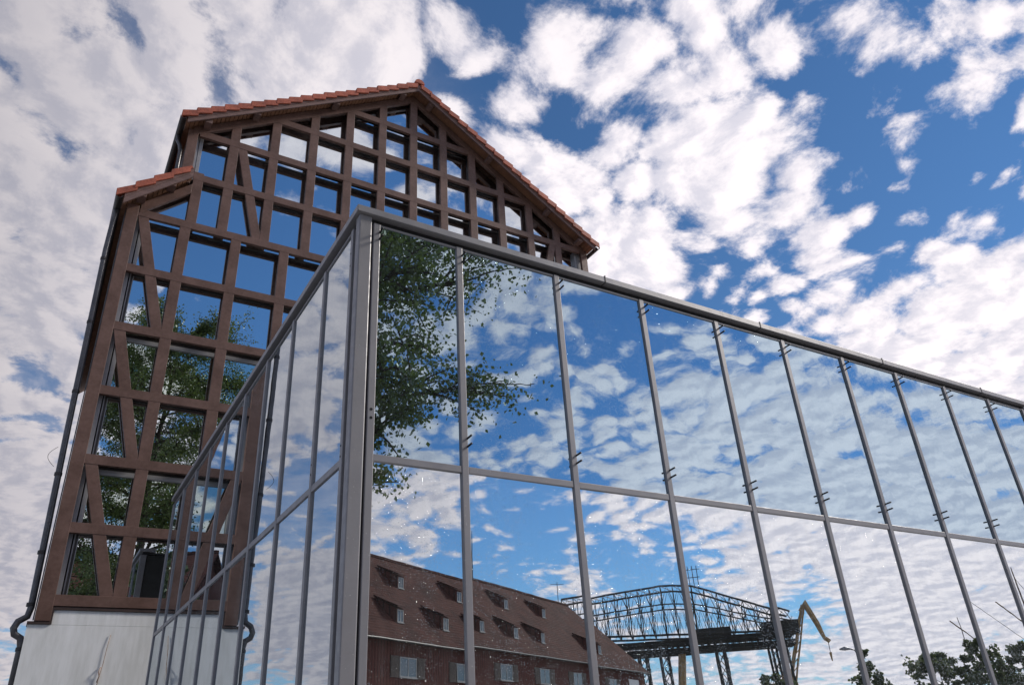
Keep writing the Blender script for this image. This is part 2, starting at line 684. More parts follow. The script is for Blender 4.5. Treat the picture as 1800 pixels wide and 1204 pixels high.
# corner post with shadow gaps either side
MB().ubox(0, .106, 0, .088, ZG, Z_CAP0 - .004).build('corner_post', M['steel'], pav, bevel=.012)
MB().ubox(.09, .14, .045, .13, ZG, Z_CAP0 - .01).build('corner_gap_shade', M['dark'], pav)  # set-back dark filler: the shade of the gap put into its colour
MB().ubox(.045, .089, .09, .16, ZG, Z_CAP0 - .01).build('corner_gap_shade', M['dark'], pav)
MB().ubox(W_R - .1, W_R, 0, .1, ZG, Z_CAP0 - .004).build('corner_post', M['steel'], pav, bevel=.012)

# mullions of the long front and of the short side
MX = [.150] + [.897 + i for i in range(9)] + [W_R - .14]
MY = [.172] + [.178 + (i - .2777) * .9465 for i in range(1, 9)] + [LY - .045]
HW = .028
for i, x in enumerate(MX):
    o = MB().ubox(x - HW, x + HW, 0, .11, ZG if i == 0 else Z_BOT - .06, Z_CAP0 - .058).build('mullion', M['steel'], pav, bevel=.006)
for i, y in enumerate(MY):
    MB().ubox(0, .11, y - .026, y + .026, ZG, Z_CAP0 - .058).build('mullion', M['steel'], pav, bevel=.006)
# head rail, coping with its shadow gap, transom, sill rail
for i in range(len(MX) - 1):
    a, c = MX[i] + HW, MX[i + 1] - HW
    MB().ubox(a + .001, c - .001, .006, .10, Z_TOP, Z_CAP0 - .060).build('head_rail', M['steel'], pav, bevel=.005)
    MB().ubox(a + .001, c - .001, .004, .10, Z_MID - .026, Z_MID + .026).build('transom', M['steel'], pav, bevel=.005)
    MB().ubox(a + .001, c - .001, .004, .10, Z_BOT - .06, Z_BOT).build('sill_rail', M['steel'], pav, bevel=.005)
for i in range(len(MY) - 1):
    a, c = MY[i] + .026, MY[i + 1] - .026
    MB().ubox(.006, .10, a + .001, c - .001, Z_TOP, Z_CAP0 - .060).build('head_rail', M['steel'], pav, bevel=.005)
    MB().ubox(.004, .10, a + .001, c - .001, Z_MID - .026, Z_MID + .026).build('transom', M['steel'], pav, bevel=.005)
    MB().ubox(.004, .10, a + .001, c - .001, Z_BOT - .06, Z_BOT).build('sill_rail', M['steel'], pav, bevel=.005)
MB().ubox(.05, W_R - .05, .04, .16, Z_CAP0 - .056, Z_CAP0 - .001).build('coping_gap_shade', M['dark'], pav)  # dark strip paints the shade in the recess below the coping
MB().ubox(.04, .16, .165, LY - .01, Z_CAP0 - .056, Z_CAP0 - .001).build('coping_gap_shade', M['dark'], pav)
# coping: a front run and a side run mitred at the corner
cp = MB()
z0, z1 = Z_CAP0, Z_CAP1
cp.add([U(-.03, -.03, z0), U(W_R + .02, -.03, z0), U(W_R + .02, .26, z0), U(.26, .26, z0),
        U(-.03, -.03, z1), U(W_R + .02, -.03, z1), U(W_R + .02, .26, z1 + .012), U(.26, .26, z1 + .012)],
       [(0, 3, 2, 1), (4, 5, 6, 7), (0, 1, 5, 4), (1, 2, 6, 5), (2, 3, 7, 6), (3, 0, 4, 7)])
cp.build('coping', M['steel'], pav, bevel=.004)
cp = MB()
cp.add([U(-.03, -.027, z0), U(.257, .262, z0), U(.257, LY - .004, z0), U(-.03, LY - .004, z0),
        U(-.03, -.027, z1), U(.257, .262, z1 + .012), U(.257, LY - .004, z1 + .012), U(-.03, LY - .004, z1)],
       [(0, 3, 2, 1), (4, 5, 6, 7), (0, 1, 5, 4), (1, 2, 6, 5), (2, 3, 7, 6), (3, 0, 4, 7)])
cp.build('coping', M['steel'], pav, bevel=.004)
for x in (2.45, 4.55, 6.65, 8.75):
    MB().ubox(x - .004, x + .004, -.034, .25, Z_CAP0 - .003, Z_CAP1 + .014).build('coping_joint', M['zinc'], pav)
# glass
GT = .008
prg = random.Random(8)


def pane(name_axis, a, c, z0, z1, g, mat):
    """one sheet of glass, each hung very slightly out of true"""
    d = [g + prg.uniform(-.0026, .0026) for _ in range(4)]
    q = [(a, z0, d[0]), (c, z0, d[1]), (c, z1, d[2]), (a, z1, d[1] * 0 + d[0] + d[2] - d[1])]
    vs = []
    for off_g in (0, GT):
        for s_, z, dd in q:
            vs.append(U(s_, dd + off_g, z) if name_axis == 'x' else U(dd + off_g, s_, z))
    MB().add(vs, [(0, 1, 2, 3), (7, 6, 5, 4), (0, 4, 5, 1), (1, 5, 6, 2), (2, 6, 7, 3), (3, 7, 4, 0)]).build('glass_pane', mat, pav)


for i in range(len(MX) - 1):
    a, c = MX[i] + .005, MX[i + 1] - .005
    pane('x', a, c, Z_MID, Z_TOP + .02, GI, M['gup'])
    pane('x', a, c, Z_BOT - .03, Z_MID - .003, GI, M['glow'])
for i in range(len(MY) - 1):
    a, c = MY[i] + .005, MY[i + 1] - .005
    pane('y', a, c, Z_MID, Z_TOP + .02, GL_, M['gside'])
    pane('y', a, c, Z_BOT - .03, Z_MID - .003, GL_, M['gside'])
MB().ubox(W_R - GI - GT, W_R - GI, .12, LY - .02, Z_BOT, Z_TOP + .02).build('glass_pane', M['glow'], pav)
for y in [1, 2, 3, 4, 5, 6, 7, 8]:
    MB().ubox(W_R - .10, W_R - .01, y - .03, y + .03, ZG, Z_CAP0 - .058).build('mullion', M['steel'], pav)
# pairs of pins that hold the upper panes
for x in MX[:-1]:
    for zz in (3.765, 3.700, 2.105, 2.040):
        if x == MX[0] and zz < 3:
            continue
        q = MB().tube([U(x + .022, .004, zz), U(x + .022, -.066, zz + .004)], .0105, 8)
        q.build('glass_pin', M['black'], pav, smooth=True)
for zz in (2.215, 2.150):
    MB().tube([U(.150, -.002, zz), U(.150, .004, zz)], .014, 10).build('bolt', M['black'], pav)
for y, zz in ((.178, 3.62), (.178, 3.50), (.178, 1.98), (.178, 1.90), (.86, 1.98), (.86, 2.06)):
    MB().tube([U(-.003, y, zz), U(.004, y, zz)], .010, 8).build('bolt', M['black'], pav)

# ------------------------------------------------------------------ the timber framed tower
# the tower was measured in its own bays, TB of a pavilion bay each; it stands clear of the pavilion's far end
TB = 1.12


def U(x, y, z):
    return ((x * TB + .199) * K, (y * TB + .575) * K, z * TB * K + 1.6)


TX0, TX1, XC = -1.48, 9.90, 4.21
BEAM = dict(A=2.32, B=3.38, C=4.47, D=5.67, E=6.89, F=8.09, G=9.32, H=10.50, I=11.63, J=12.67, K=13.71)
BH = .080
FT = .075                                  # depth of the frame members
SL = .652
APEX = 14.835                              # centre line of the gable rafters at the ridge
WSL = .935                                 # slope of the lower wings
tow = thing('timber_framed_tower', U(XC, LY + 3, ZG), 'tall gabled tower of brown timber framing over mirrored glass with red tiled roof', 'building')
Y0, Y1 = LY, LY + FT


def raft(x):
    return APEX - abs(x - XC) * SL


def wraft(x):                              # centre line of the left wing's rafter
    return 9.40 + (x + 1.40) * WSL


def xend(z):
    return (APEX - z) / SL


def bm(x0, x1, z, h=BH):
    MB().ubox(x0, x1, Y0, Y1, z - h, z + h).build('beam', M['frame'], tow, bevel=.006)


for k in 'ABCDEFG':
    bm(TX0 + .098, TX1 - .098, BEAM[k])
bm(-.56, 2 * XC + .56, BEAM['H'])
bm(XC - xend(BEAM['I']) + .13, XC + xend(BEAM['I']) - .13, BEAM['I'])
for k in 'JK':
    e = xend(BEAM[k])
    bm(XC - e, XC + e, BEAM[k])
# posts, a hair behind the beams so that the joints show
PB = .003


def post(x, z0, z1, hw=.094):
    if z1 - z0 > .1:
        MB().ubox(x - hw, x + hw, Y0 + PB, Y1 - PB, z0, z1).build('post', M['frame'], tow, bevel=.006)


for x in (TX0, TX1):
    o = MB().ubox(x - .10, x + .10, Y0 - .004, Y1, 2.03, 9.46).build('post', M['frame'], tow, bevel=.008)
LPX = [-.54 + .95 * k for k in range(11)]
for x in LPX:
    post(x, BEAM['A'], BEAM['G'])
UPX = [-.46, .12, .94, 1.77, 2.59, 3.40, 4.21, 5.02, 5.83, 6.65, 7.48, 8.30, 8.88]
for x in UPX:
    if x in (-.46, 8.88):
        post(x, BEAM['G'], 10.62)
    else:
        post(x, BEAM['G'], raft(x))
for x in (-.70, 9.12):
    MB().ubox(x - .095, x + .095, Y0 - .004, Y1, 10.30, 11.66).build('post', M['frame'], tow, bevel=.008)


def brace(xa, za, xb, zb, w=.092):
    """leaning member between two levels, cut level at its ends"""
    MB().prism([(xb - w, zb), (xb + w, zb), (xa + w, za), (xa - w, za)], Y0 + .006, Y1 - .006).build('brace', M['frame'], tow, bevel=.005)


for t_, m_, b_ in (('G', 'F', 'E'), ('E', 'D', 'C'), ('C', 'B', 'A')):
    brace(-1.30, BEAM[t_], -.695, BEAM[b_])
    brace(2 * XC + 1.30, BEAM[t_], 2 * XC + .695, BEAM[b_])
brace(.27, BEAM['I'], .80, BEAM['G'])
brace(2 * XC - .27, BEAM['I'], 2 * XC - .80, BEAM['G'])
# gable rafters and wing rafters
for s in (-1, 1):
    xe = 4.91
    q = [(XC, APEX - .105), (XC, APEX + .105), (XC + s * xe, raft(XC + xe) + .105), (XC + s * xe, raft(XC + xe) - .105)]
    if s == -1:
        q = q
    else:
        q = q[::-1]
    MB().prism(q, Y0 - .008, Y1 - .001).build('rafter', M['frame'], tow, bevel=.006)
    wq = [(-1.36, wraft(-1.36) - .13), (-.55, wraft(-.55) - .13), (-.55, wraft(-.55) + .10), (-1.36, wraft(-1.36) + .10)]
    if s == 1:
        wq = [(2 * XC - x, z) for x, z in wq][::-1]
    MB().prism(wq, Y0 - .007, Y1 - .002).build('rafter', M['frame'], tow, bevel=.006)

# glass: alternate storeys sit nearer to and farther from the frame
LEV = ['A', 'B', 'C', 'D', 'E', 'F', 'G', 'H', 'I', 'J', 'K']
SHALLOW, DEEP = .075, .145
for i, k in enumerate(LEV):
    zb = BEAM[k] + (BH if i else -.04)
    deep = k in 'BDFHJ'
    off_ = DEEP if deep else SHALLOW
    yy = Y1 + off_
    zt = BEAM[LEV[i + 1]] + BH if i + 1 < len(LEV) else None
    cols = [TX0 + .20] + LPX + [TX1 - .20] if k in 'ABCDEF' else UPX
    if k in 'HIJK':
        cols = [-.62] + UPX[1:-1] + [9.04]
    rest = MB()
    mat = M['tglass2'] if k in 'BD' else M['tglass']
    for a, c in zip(cols[:-1], cols[1:]):
        a2, c2 = a + .004, c - .004
        lo = zb + .002
        if k in 'HIJK' or k == 'G':
            hi_a, hi_c = raft(a2) + .02, raft(c2) + .02
            za, zc_ = (min(zt, hi_a), min(zt, hi_c)) if zt else (hi_a, hi_c)
            if max(za, zc_) < lo + .08:
                continue
            poly = [(a2, lo), (c2, lo)]
            if zc_ > lo:
                poly.append((c2, zc_))
            # the sloping edge may cross the top level inside the bay, or the ridge
            xs = []
            if zt:
                for s in (-1, 1):
                    xx = XC + s * (APEX + .02 - zt) / SL
                    if a2 < xx < c2:
                        xs.append((xx, zt))
            for s in (-1, 1):
                xx = XC + s * (APEX + .02 - lo) / SL
                if a2 < xx < c2 and (za < lo or zc_ < lo):
                    if s == -1:
                        poly[0] = (xx, lo)
                    else:
                        poly[1] = (xx, lo)
            poly += sorted(xs, reverse=True)
            if za > lo:
                poly.append((a2, za))
            if len(poly) < 3:
                continue
        else:
            poly = [(a2, lo), (c2, lo), (c2, zt), (a2, zt)]
        if k in 'ABCDEF' and a > 3.9:
            rest.prism(poly, yy, yy + .006)
        else:
            wp = MB().prism(poly, yy, yy + .006).build('window_pane', mat, tow)
            if len(poly) == 4 and abs(poly[2][1] - poly[3][1]) < 1e-6 and poly[0][0] < a2 + 1e-6:
                fw = .032
                fr_ = MB()
                fr_.ubox(a2, a2 + fw, yy - .022, yy - .002, lo, poly[2][1])
                fr_.ubox(c2 - fw, c2, yy - .022, yy - .002, lo, poly[2][1])
                fr_.ubox(a2 + fw, c2 - fw, yy - .021, yy - .002, lo, lo + fw)
                fr_.ubox(a2 + fw, c2 - fw, yy - .021, yy - .002, poly[2][1] - fw - .13, poly[2][1] - .13)
                fr_.build('window_frame', M['zinc'], wp)
    if rest.v:
        tag(rest.build('window_pane', mat, tow), kind='stuff')
    # closing strip between the two glass lines, at the top of this storey
    if zt:
        xa, xb = (cols[0], cols[-1])
        if k in 'HIJ':
            xa, xb = max(xa, XC - xend(zt) + .1), min(xb, XC + xend(zt) - .1)
        MB().ubox(xa, xb, Y1 + SHALLOW + .008, Y1 + DEEP + .02, zt + .003, zt + .03).build('glazing_bar', M['zinc'], tow)
    if k in 'BD':
        MB().ubox(TX0 + .26, TX1 - .26, yy - .028, yy - .002, zt - .255, zt - .175).build('glazing_bar', M['steel_l'], tow)
# wing windows under the small roofs
for s in (-1, 1):
    poly = [(-1.22, BEAM['G'] + BH), (-.47, BEAM['G'] + BH), (-.47, wraft(-.47) + .05), (-1.22, wraft(-1.22) + .05)]
    if s == 1:
        poly = [(2 * XC - x, z) for x, z in poly][::-1]
    MB().prism(poly, Y1 + SHALLOW, Y1 + SHALLOW + .006).build('window_pane', M['tglass'], tow)
# pale corner trim at the ends of the glass wall
for xa, xb in ((TX0 + .075, TX0 + .165), (TX0 + .185, TX0 + .25), (TX1 - .165, TX1 - .075), (TX1 - .25, TX1 - .185)):
    MB().ubox(xa, xb, Y1 + .06, Y1 + .30, BEAM['A'] - .05, BEAM['G'] - .02).build('corner_trim', M['steel_l'], tow, bevel=.004)
for xa, xb in ((-.66, -.56), (-.545, -.475), (2 * XC + .56, 2 * XC + .66), (2 * XC + .475, 2 * XC + .545)):
    MB().ubox(xa, xb, Y1 + .06, Y1 + .30, BEAM['H'] + .0, BEAM['I'] + .02).build('corner_trim', M['steel_l'], tow, bevel=.004)

# body of the tower behind the glass: floors, side walls, core
DEPTH = 9.0
YB = LY + DEPTH
for s in (-1, 1):
    xa = TX0 - .02 if s == -1 else TX1 - .10
    MB().ubox(xa, xa + .12, Y1 + .32, YB, 2.2, 9.36).build('side_wall', M['flash'], tow)
    xa = -.78 if s == -1 else 2 * XC + .66
    MB().ubox(xa, xa + .12, Y1 + .32, YB, 9.5, 11.6).build('side_wall', M['flash'], tow)
    MB().ubox(TX0 + .11 if s == -1 else TX1 - .15, TX0 + .15 if s == -1 else TX1 - .11, Y1 + .4, Y1 + 3.0, 2.2, 9.2).build('inner_wall', M['inner'], tow)
for z in (2.2, 4.47, 6.89, 9.32, 11.63):
    e = TX1 - .14 if z < 9.4 else 8.95
    MB().ubox(2 * XC - e, e, Y1 + .45, YB - .02, z - .10, z + .06).build('floor', M['slab'], tow)
MB().ubox(.6, 7.8, Y1 + 3.2, Y1 + 3.5, 2.27, 13.2).build('inner_wall', M['innerd'], tow)
MB().prism([(TX0, ZG), (TX1, ZG), (TX1, 9.36), (9.04, 10.3), (9.04, 11.6), (XC, 14.75), (-.62, 11.6), (-.62, 10.3), (TX0, 9.36)], YB, YB + .2).build('rear_wall', M['plaster'], tow)
# plaster base and its flashing
MB().ubox(TX0 - .17, TX1 + .17, LY + .03, YB - .03, ZG, 1.985).build('plinth_wall', M['plaster'], tow)
MB().ubox(TX0 + .10, TX1 - .10, LY + .031, LY + 1.5, 1.988, 2.185).build('plinth_wall', M['plaster'], tow)
MB().ubox(TX0 + .10, TX1 - .10, LY + .010, LY + .20, 2.188, 2.232).build('flashing', M['flash'], tow, bevel=.003)
MB().ubox(TX0 - .18, TX0 + .10, LY + .005, LY + .3, 1.988, 2.026).build('flashing', M['flash'], tow, bevel=.003)
MB().ubox(TX0 + .10, TX0 + .125, LY + .005, LY + .029, 1.99, 2.187).build('flashing', M['flash'], tow)

# roofs
OV = .30
YR = LY - OV


def roof_slope(p_top, p_eave, side, ncourse, label=None):
    """p_top/p_eave: (x, z) of the tile underside at ridge and eave"""
    t = Vector((p_top[0], 0, p_top[1]))
    e = Vector((p_eave[0], 0, p_eave[1]))
    L = (e - t).length
    d = (e - t) / L
    n = Vector((-d.z, 0, d.x))
    if n.z < 0:
        n = -n
    deck = MB()
    pts = [t, e, e + n * .03, t + n * .03]
    poly = [(q.x, q.z) for q in pts]
    deck.prism(poly if side > 0 else poly[::-1], YR + .05, YB + .25)
    ro = deck.build('roof', M['soffit'], tow)
    rg = random.Random(int(p_eave[0] * 100))
    tl = MB()
    c = L / ncourse
    for i in range(ncourse):
        a = t + d * (c * i - .0)
        j = rg.uniform(-.006, .006)
        z0 = t + d * max(0, (c * i - c * .12)) + n * (.035 + j)
        z1 = t + d * (c * (i + 1) + c * .06) + n * (.105 + j)
        th = n * .045
        for (ya, yb) in ((YR - .035, YR + .20 + rg.uniform(-.01, .01)), (YR + .215, YB + .3)):
            q = [z0, z1, z1 + th, z0 + th]
            pl = [(v.x, v.z) for v in q]
            tl.prism(pl if side > 0 else pl[::-1], ya + rg.uniform(-.006, .006), yb)
        # verge lip of the end tile
        q0 = t + d * (c * i + c * .02) + n * (.085 + j)
        q1 = t + d * (c * (i + 1) + c * .05) + n * (.142 + j)
        dn = Vector((0, 0, -.145))
        q = [q0 + dn, q1 + dn, q1, q0]
        pl = [(v.x, v.z) for v in q]
        tl.prism(pl if side > 0 else pl[::-1], YR - .050 + rg.uniform(-.012, .008), YR - .018)
    tl.build('roof_tile', M['tile'], ro)
    return ro, t, e, d, n


def barge(xa, za, xb, zb, side, bh_=.185):
    """two-step bargeboard: (xa,za) top edge at ridge, (xb,zb) top edge at eave"""
    for k, (dz0, dz1, yo) in enumerate(((0, .095, -.012), (.085, bh_, .0))):
        q = [(xa, za - dz1), (xa, za - dz0), (xb, zb - dz0), (xb, zb - dz1)]
        if side > 0:
            q = q[::-1]
        MB().prism(q, YR + yo, YR + .035 + yo * .5).build('bargeboard', M['barge'], tow, bevel=.003)


EX = 5.11                                    # half width of the main roof at the eaves
zr = APEX + .215
for s in (-1, 1):
    xe = XC + s * EX
    ze = zr - EX * SL
    barge(XC, zr, XC + s * (EX - .03), zr - (EX - .03) * SL, s)
    ro, t, e, d, n = roof_slope((XC, zr - .045), (xe, ze - .045), s, 20)
    # soffit boards: ribs under the deck
    sb = MB()
    L = (e - t).length
    nb = 62
    for i in range(nb):
        a = t + d * (L * (i + .08) / nb) - n * .022
        c = t + d * (L * (i + .92) / nb) - n * .022
        q = [a, c, c + n * .02, a + n * .02]
        pl = [(v.x, v.z) for v in q]
        sb.prism(pl if s > 0 else pl[::-1], YR + .05, LY + .12)
    sb.build('soffit', M['soffit'], tow)
    for xk in (.38, 2.05, 3.75, 4.75):
        x = XC + s * (xk if xk < 4.7 else 4.68)
        z = zr - xk * SL - .20
        MB().ubox(x - .065, x + .065, YR + .055, Y0 - .010, z + .0, z + .095).build('purlin', M['barge'], tow, bevel=.003)
    # wings
    wx0 = XC + s * 4.80
    wx1 = XC + s * 5.90
    wz0 = wraft(XC - 4.80) + .295
    wz1 = wraft(XC - 5.90) + .295
    barge(wx0, wz0, XC + s * 5.875, wz1 + .023, s, .22)
    ro2, t2, e2, d2, n2 = roof_slope((wx0, wz0 - .045), (wx1, wz1 - .045), s, 4)
    sb = MB()
    L = (e2 - t2).length
    for i in range(14):
        a = t2 + d2 * (L * (i + .08) / 14) - n2 * .022
        c = t2 + d2 * (L * (i + .92) / 14) - n2 * .022
        q = [a, c, c + n2 * .02, a + n2 * .02]
        pl = [(v.x, v.z) for v in q]
        sb.prism(pl if s > 0 else pl[::-1], YR + .05, LY + .12)
    sb.build('soffit', M['soffit'], tow)
    for f in (.30, .72):
        q = t2 + d2 * L * f
        MB().ubox(q.x - .07, q.x + .07, YR + .06, Y0 - .010, q.z - .15, q.z - .05).build('purlin', M['barge'], tow, bevel=.003)
    # gutters (half round) and downpipes
    for gx, gz in ((xe + s * .055, ze - .06), (wx1 + s * .055, wz1 - .06)):
        gm = MB()
        vs, fs = [], []
        nseg = 10
        for yy in (YR - .02, YB + .3):
            for q in range(nseg + 1):
                a = math.pi * q / nseg
                vs.append(U(gx + .062 * math.cos(a), yy, gz - .062 * math.sin(a)))
            for q in range(nseg, -1, -1):
                a = math.pi * q / nseg
                vs.append(U(gx + .054 * math.cos(a), yy, gz - .054 * math.sin(a)))
        n_ = 2 * (nseg + 1)
        for q in range(n_):
            q2 = (q + 1) % n_
            fs.append((q, q2, n_ + q2, n_ + q))
        for q in range(nseg):
            fs.append((q, n_ - 1 - q, n_ - 2 - q, q + 1))
            fs.append((n_ + q + 1, 2 * n_ - 2 - q, 2 * n_ - 1 - q, n_ + q))
        gm.add(vs, fs)
        gm.build('gutter', M['zinc'], tow)
    # downpipes
    wall_x = XC + s * (4.91 + .17)
    gx, gz = xe + s * .055, ze - .12
    MB().tube([U(gx, LY + .25, gz), U(gx, LY + .25, gz - .12), U(gx - s * .06, LY + .22, gz - .26), U(wall_x, LY + .2, gz - .40), U(wall_x, LY + .2, gz - 2.2)], .045 * K, 10).build('downpipe', M['zincl'], tow, smooth=True)
    gx, gz = wx1 + s * .055, wz1 - .12
    xt, xm = XC + s * 5.965, XC + s * 5.86
    dp = MB()
    dp.tube([U(gx, LY + .10, gz), U(gx, LY + .10, gz - .12), U(xt, LY + .10, gz - .34), U(XC + s * 5.975, LY + .10, 8.4),
             U(XC + s * 5.92, LY + .10, 5.0), U(xm, LY + .10, 2.22), U(xm + s * .02, LY + .10, 2.10), U(xm + s * .12, LY + .10, 2.03),
             U(xm + s * .155, LY + .10, 1.94), U(xm + s * .13, LY + .10, 1.86), U(xm + s * .045, LY + .10, 1.81), U(xm + s * .02, LY + .10, 1.70), U(xm + s * .02, LY + .10, ZG)],
            .052 * K, 12)
    dpo = dp.build('downpipe', M['zincl'], tow, smooth=True)
    for zz in (8.2, 6.9, 5.6, 4.2, 3.0, 2.26, 1.66):
        px = XC + s * (5.975 - (8.4 - zz) * .0165) if zz > 2.2 else xm + s * .02
        MB().tube([U(px, LY + .10, zz - .025), U(px, LY + .10, zz + .025)], .062 * K, 12).build('pipe_collar', M['zinc'], dpo)
    # thin light flashing along the corner post
    MB().ubox(XC + s * 5.69 - .120 if s < 0 else XC + s * 5.69 + .103, XC + s * 5.69 - .103 if s < 0 else XC + s * 5.69 + .120, Y0 + .02, Y1 + .02, 2.05, 9.35).build('flashing', M['zincl'], tow)
# ridge
rc = MB()
vs, fs = [], []
for yy in (YR - .06, YB + .3):
    for q in range(9):
        a = math.pi * q / 8
        vs.append(U(XC + .13 * math.cos(a), yy, zr + .03 + .13 * math.sin(a)))
for q in range(8):
    fs.append((q, q + 1, 9 + q + 1, 9 + q))
fs.append((8, 0, 9, 17))
fs.append(tuple(range(8, -1, -1)))
fs.append(tuple(range(9, 18)))
rc.add(vs, fs)
rc.build('ridge_cap', M['tile'], tow)
# snow guard hooks near the right eave and a small stub on the wing roof
for q in (.86, .90):
    x = XC + EX * q
    z = zr - EX * q * SL + .10
    MB().tube([U(x, LY + .02, z), U(x + .10, LY + .02, z + .16)], .012 * K, 6).build('roof_hook', M['black'], tow)
MB().tube([U(XC - 5.42, LY - .05, wraft(XC - 5.42) + .40), U(XC - 5.42, LY - .05, wraft(XC - 5.42) + .52)], .012 * K, 6).build('roof_hook', M['black'], tow)

# a loose cable hanging on the plaster
cb = MB()
cb.tube([U(-.565, LY + .018, 1.86), U(-.585, LY + .012, 1.68), U(-.60, LY + .014, 1.45), U(-.625, LY + .01, 1.25), U(-.65, LY + .018, 1.0)], .005 * K, 6)
cb.tube([U(-.62, LY + .015, 1.42), U(-.64, LY - .01, 1.36), U(-.62, LY + .0, 1.30), U(-.64, LY + .012, 1.22)], .010 * K, 6)
tag(cb.build('hanging_cable', M['cable'], smooth=True), 'thin pale cable hanging down the white plaster base left of the pavilion', 'cable')
wv = MB()
pts = []
for i in range(9):
    a = i / 8
    pts.append(U(-1.78 - .11 * math.sin(a * math.pi), LY + .05, 4.62 - .32 * a))
wv.tube(pts, .004 * K, 5)
tag(wv.build('loose_wire', M['black'], smooth=True), 'thin black loop of wire sticking out beside the downpipe', 'wire')


# ------------------------------------------------------------------ trees
def make_tree(name, base, height, clear, radius_at, seed, n_limb, n_sub, leaves_per, leaf, label, cat, mat, lean=(0, 0), group=None, trunk_r=.3):
    rg = random.Random(seed)
    nr = np.random.RandomState(seed)
    root = thing(name, base, label, cat, group)
    B = Vector(base)
    tk = MB()
    top = B + Vector((lean[0], lean[1], height * .93))
    tp = []
    for i in range(9):
        f = i / 8
        tp.append(B.lerp(top, f) + Vector((rg.uniform(-.12, .12), rg.uniform(-.12, .12), 0)) * (1 if 0 < i else 0) * height * .04)
    tk.tube(tp, [trunk_r * (1 - .9 * i / 8) * (1.35 if i == 0 else 1) for i in range(9)], 9)
    tips = []
    for i in range(n_limb):
        f = (i + rg.random()) / n_limb
        z = clear * .85 + (height * .95 - clear * .85) * f
        ff = z / (height * .93)
        k = min(7, max(0, int(ff * 8)))
        st = tp[k].lerp(tp[k + 1], min(1, ff * 8 - k))
        a = i * 2.399 + rg.uniform(-.5, .5)
        rr = radius_at(min(1, (z - clear) / (height - clear) + .07)) * rg.uniform(.75, 1.0)
        up = rr * rg.uniform(.15, .55)
        en = st + Vector((math.cos(a) * rr, math.sin(a) * rr, up))
        if rr < .3:
            continue
        md = st.lerp(en, .5) + Vector((rg.uniform(-.2, .2), rg.uniform(-.2, .2), rg.uniform(0, .35))) * rr * .3
        r0 = max(.02, trunk_r * .38 * (1 - .7 * f))
        tk.tube([st, md, en], [r0, r0 * .6, r0 * .15], 6, False)
        for j in range(n_sub):
            g_ = rg.uniform(.25, 1.0)
            s0 = (st.lerp(md, g_ * 2) if g_ < .5 else md.lerp(en, g_ * 2 - 1))
            dv = Vector((rg.gauss(0, 1), rg.gauss(0, 1), rg.gauss(-.05, .6)))
            dv.normalize()
            dv += (en - st).normalized() * .5
            ln = rr * rg.uniform(.18, .42)
            s1 = s0 + dv * ln
            s1.z = max(s1.z, B.z + clear * .75)
            sm = s0.lerp(s1, .5) + Vector((0, 0, .08 * ln))
            tk.tube([s0, sm, s1], [max(.02, r0 * .4), max(.014, r0 * .25), .009], 4, False)
            tips.append((s0, s1))
    tk.build('trunk', M['bark'], root, smooth=True)
    # leaves: small folded faces set round the twigs
    P = []
    for s0, s1 in tips:
        n = int(leaves_per * rg.uniform(.5, 1.4))
        t = nr.rand(n, 1) ** .6
        c = np.array(s0)[None] * (1 - t) + np.array(s1)[None] * t
        L = (s1 - s0).length
        c = c + nr.normal(0, 1, (n, 3)) * (np.array([.15, .15, .13]) * L + .03)
        P.append(c)
    P = np.concatenate(P)
    n = len(P)
    d1 = nr.normal(0, 1, (n, 3))
    d1[:, 2] -= .7
    d1 /= np.linalg.norm(d1, axis=1)[:, None]
    d2 = np.cross(d1, nr.normal(0, 1, (n, 3)))
    d2 /= np.linalg.norm(d2, axis=1)[:, None]
    sz = leaf * (.6 + .8 * nr.rand(n, 1))
    nn = np.cross(d1, d2)
    v0 = P
    v1 = P + d1 * sz * .45 + d2 * sz * .42 + nn * sz * .12
    v2 = P + d1 * sz * 1.0
    v3 = P + d1 * sz * .45 - d2 * sz * .42 + nn * sz * .12
    V = np.stack([v0, v1, v2, v3], 1).reshape(-1, 3) - np.array(B)[None]
    me = bpy.data.meshes.new('crown')
    me.vertices.add(4 * n)
    me.vertices.foreach_set('co', V.ravel().astype(np.float32))
    me.loops.add(4 * n)
    me.loops.foreach_set('vertex_index', np.arange(4 * n, dtype=np.int32))
    me.polygons.add(n)
    me.polygons.foreach_set('loop_start', np.arange(0, 4 * n, 4, dtype=np.int32))
    me.update(calc_edges=True)
    me.materials.append(mat)
    o = bpy.data.objects.new('crown', me)
    COL.objects.link(o)
    o.parent = root
    return root


def big_radius(f):
    z = 5.2 + f * 20.8
    pr = [(5.2, 1.3), (7, 2.3), (10, 4.5), (13, 5.7), (19, 5.5), (23, 4.4), (26, 2.2)]
    for (a, ra), (c, rc_) in zip(pr[:-1], pr[1:]):
        if z <= c:
            return ra + (rc_ - ra) * (z - a) / (c - a)
    return 2.0


make_tree('broadleaf_tree', (1.8, -10.5, 0), 25.8, 6.0, big_radius, 11, 66, 21, 120, .105,
          'tall broadleaf tree on the plaza whose crown is mirrored in the first tall panes', 'tree', M['leaf'], (.4, .2), None, .34)

# ------------------------------------------------------------------ the harbour side, across the plaza behind the photographer
def H(x, y, z):
    """the harbour is set out on a plan whose y runs away from the pavilion front"""
    return (x, .09 - y, z)


def WH(s, n, z):                       # the warehouse's own axes: along its eaves, back from them, up
    return H(s * .865 - n * .502, s * .502 + n * .865, z)


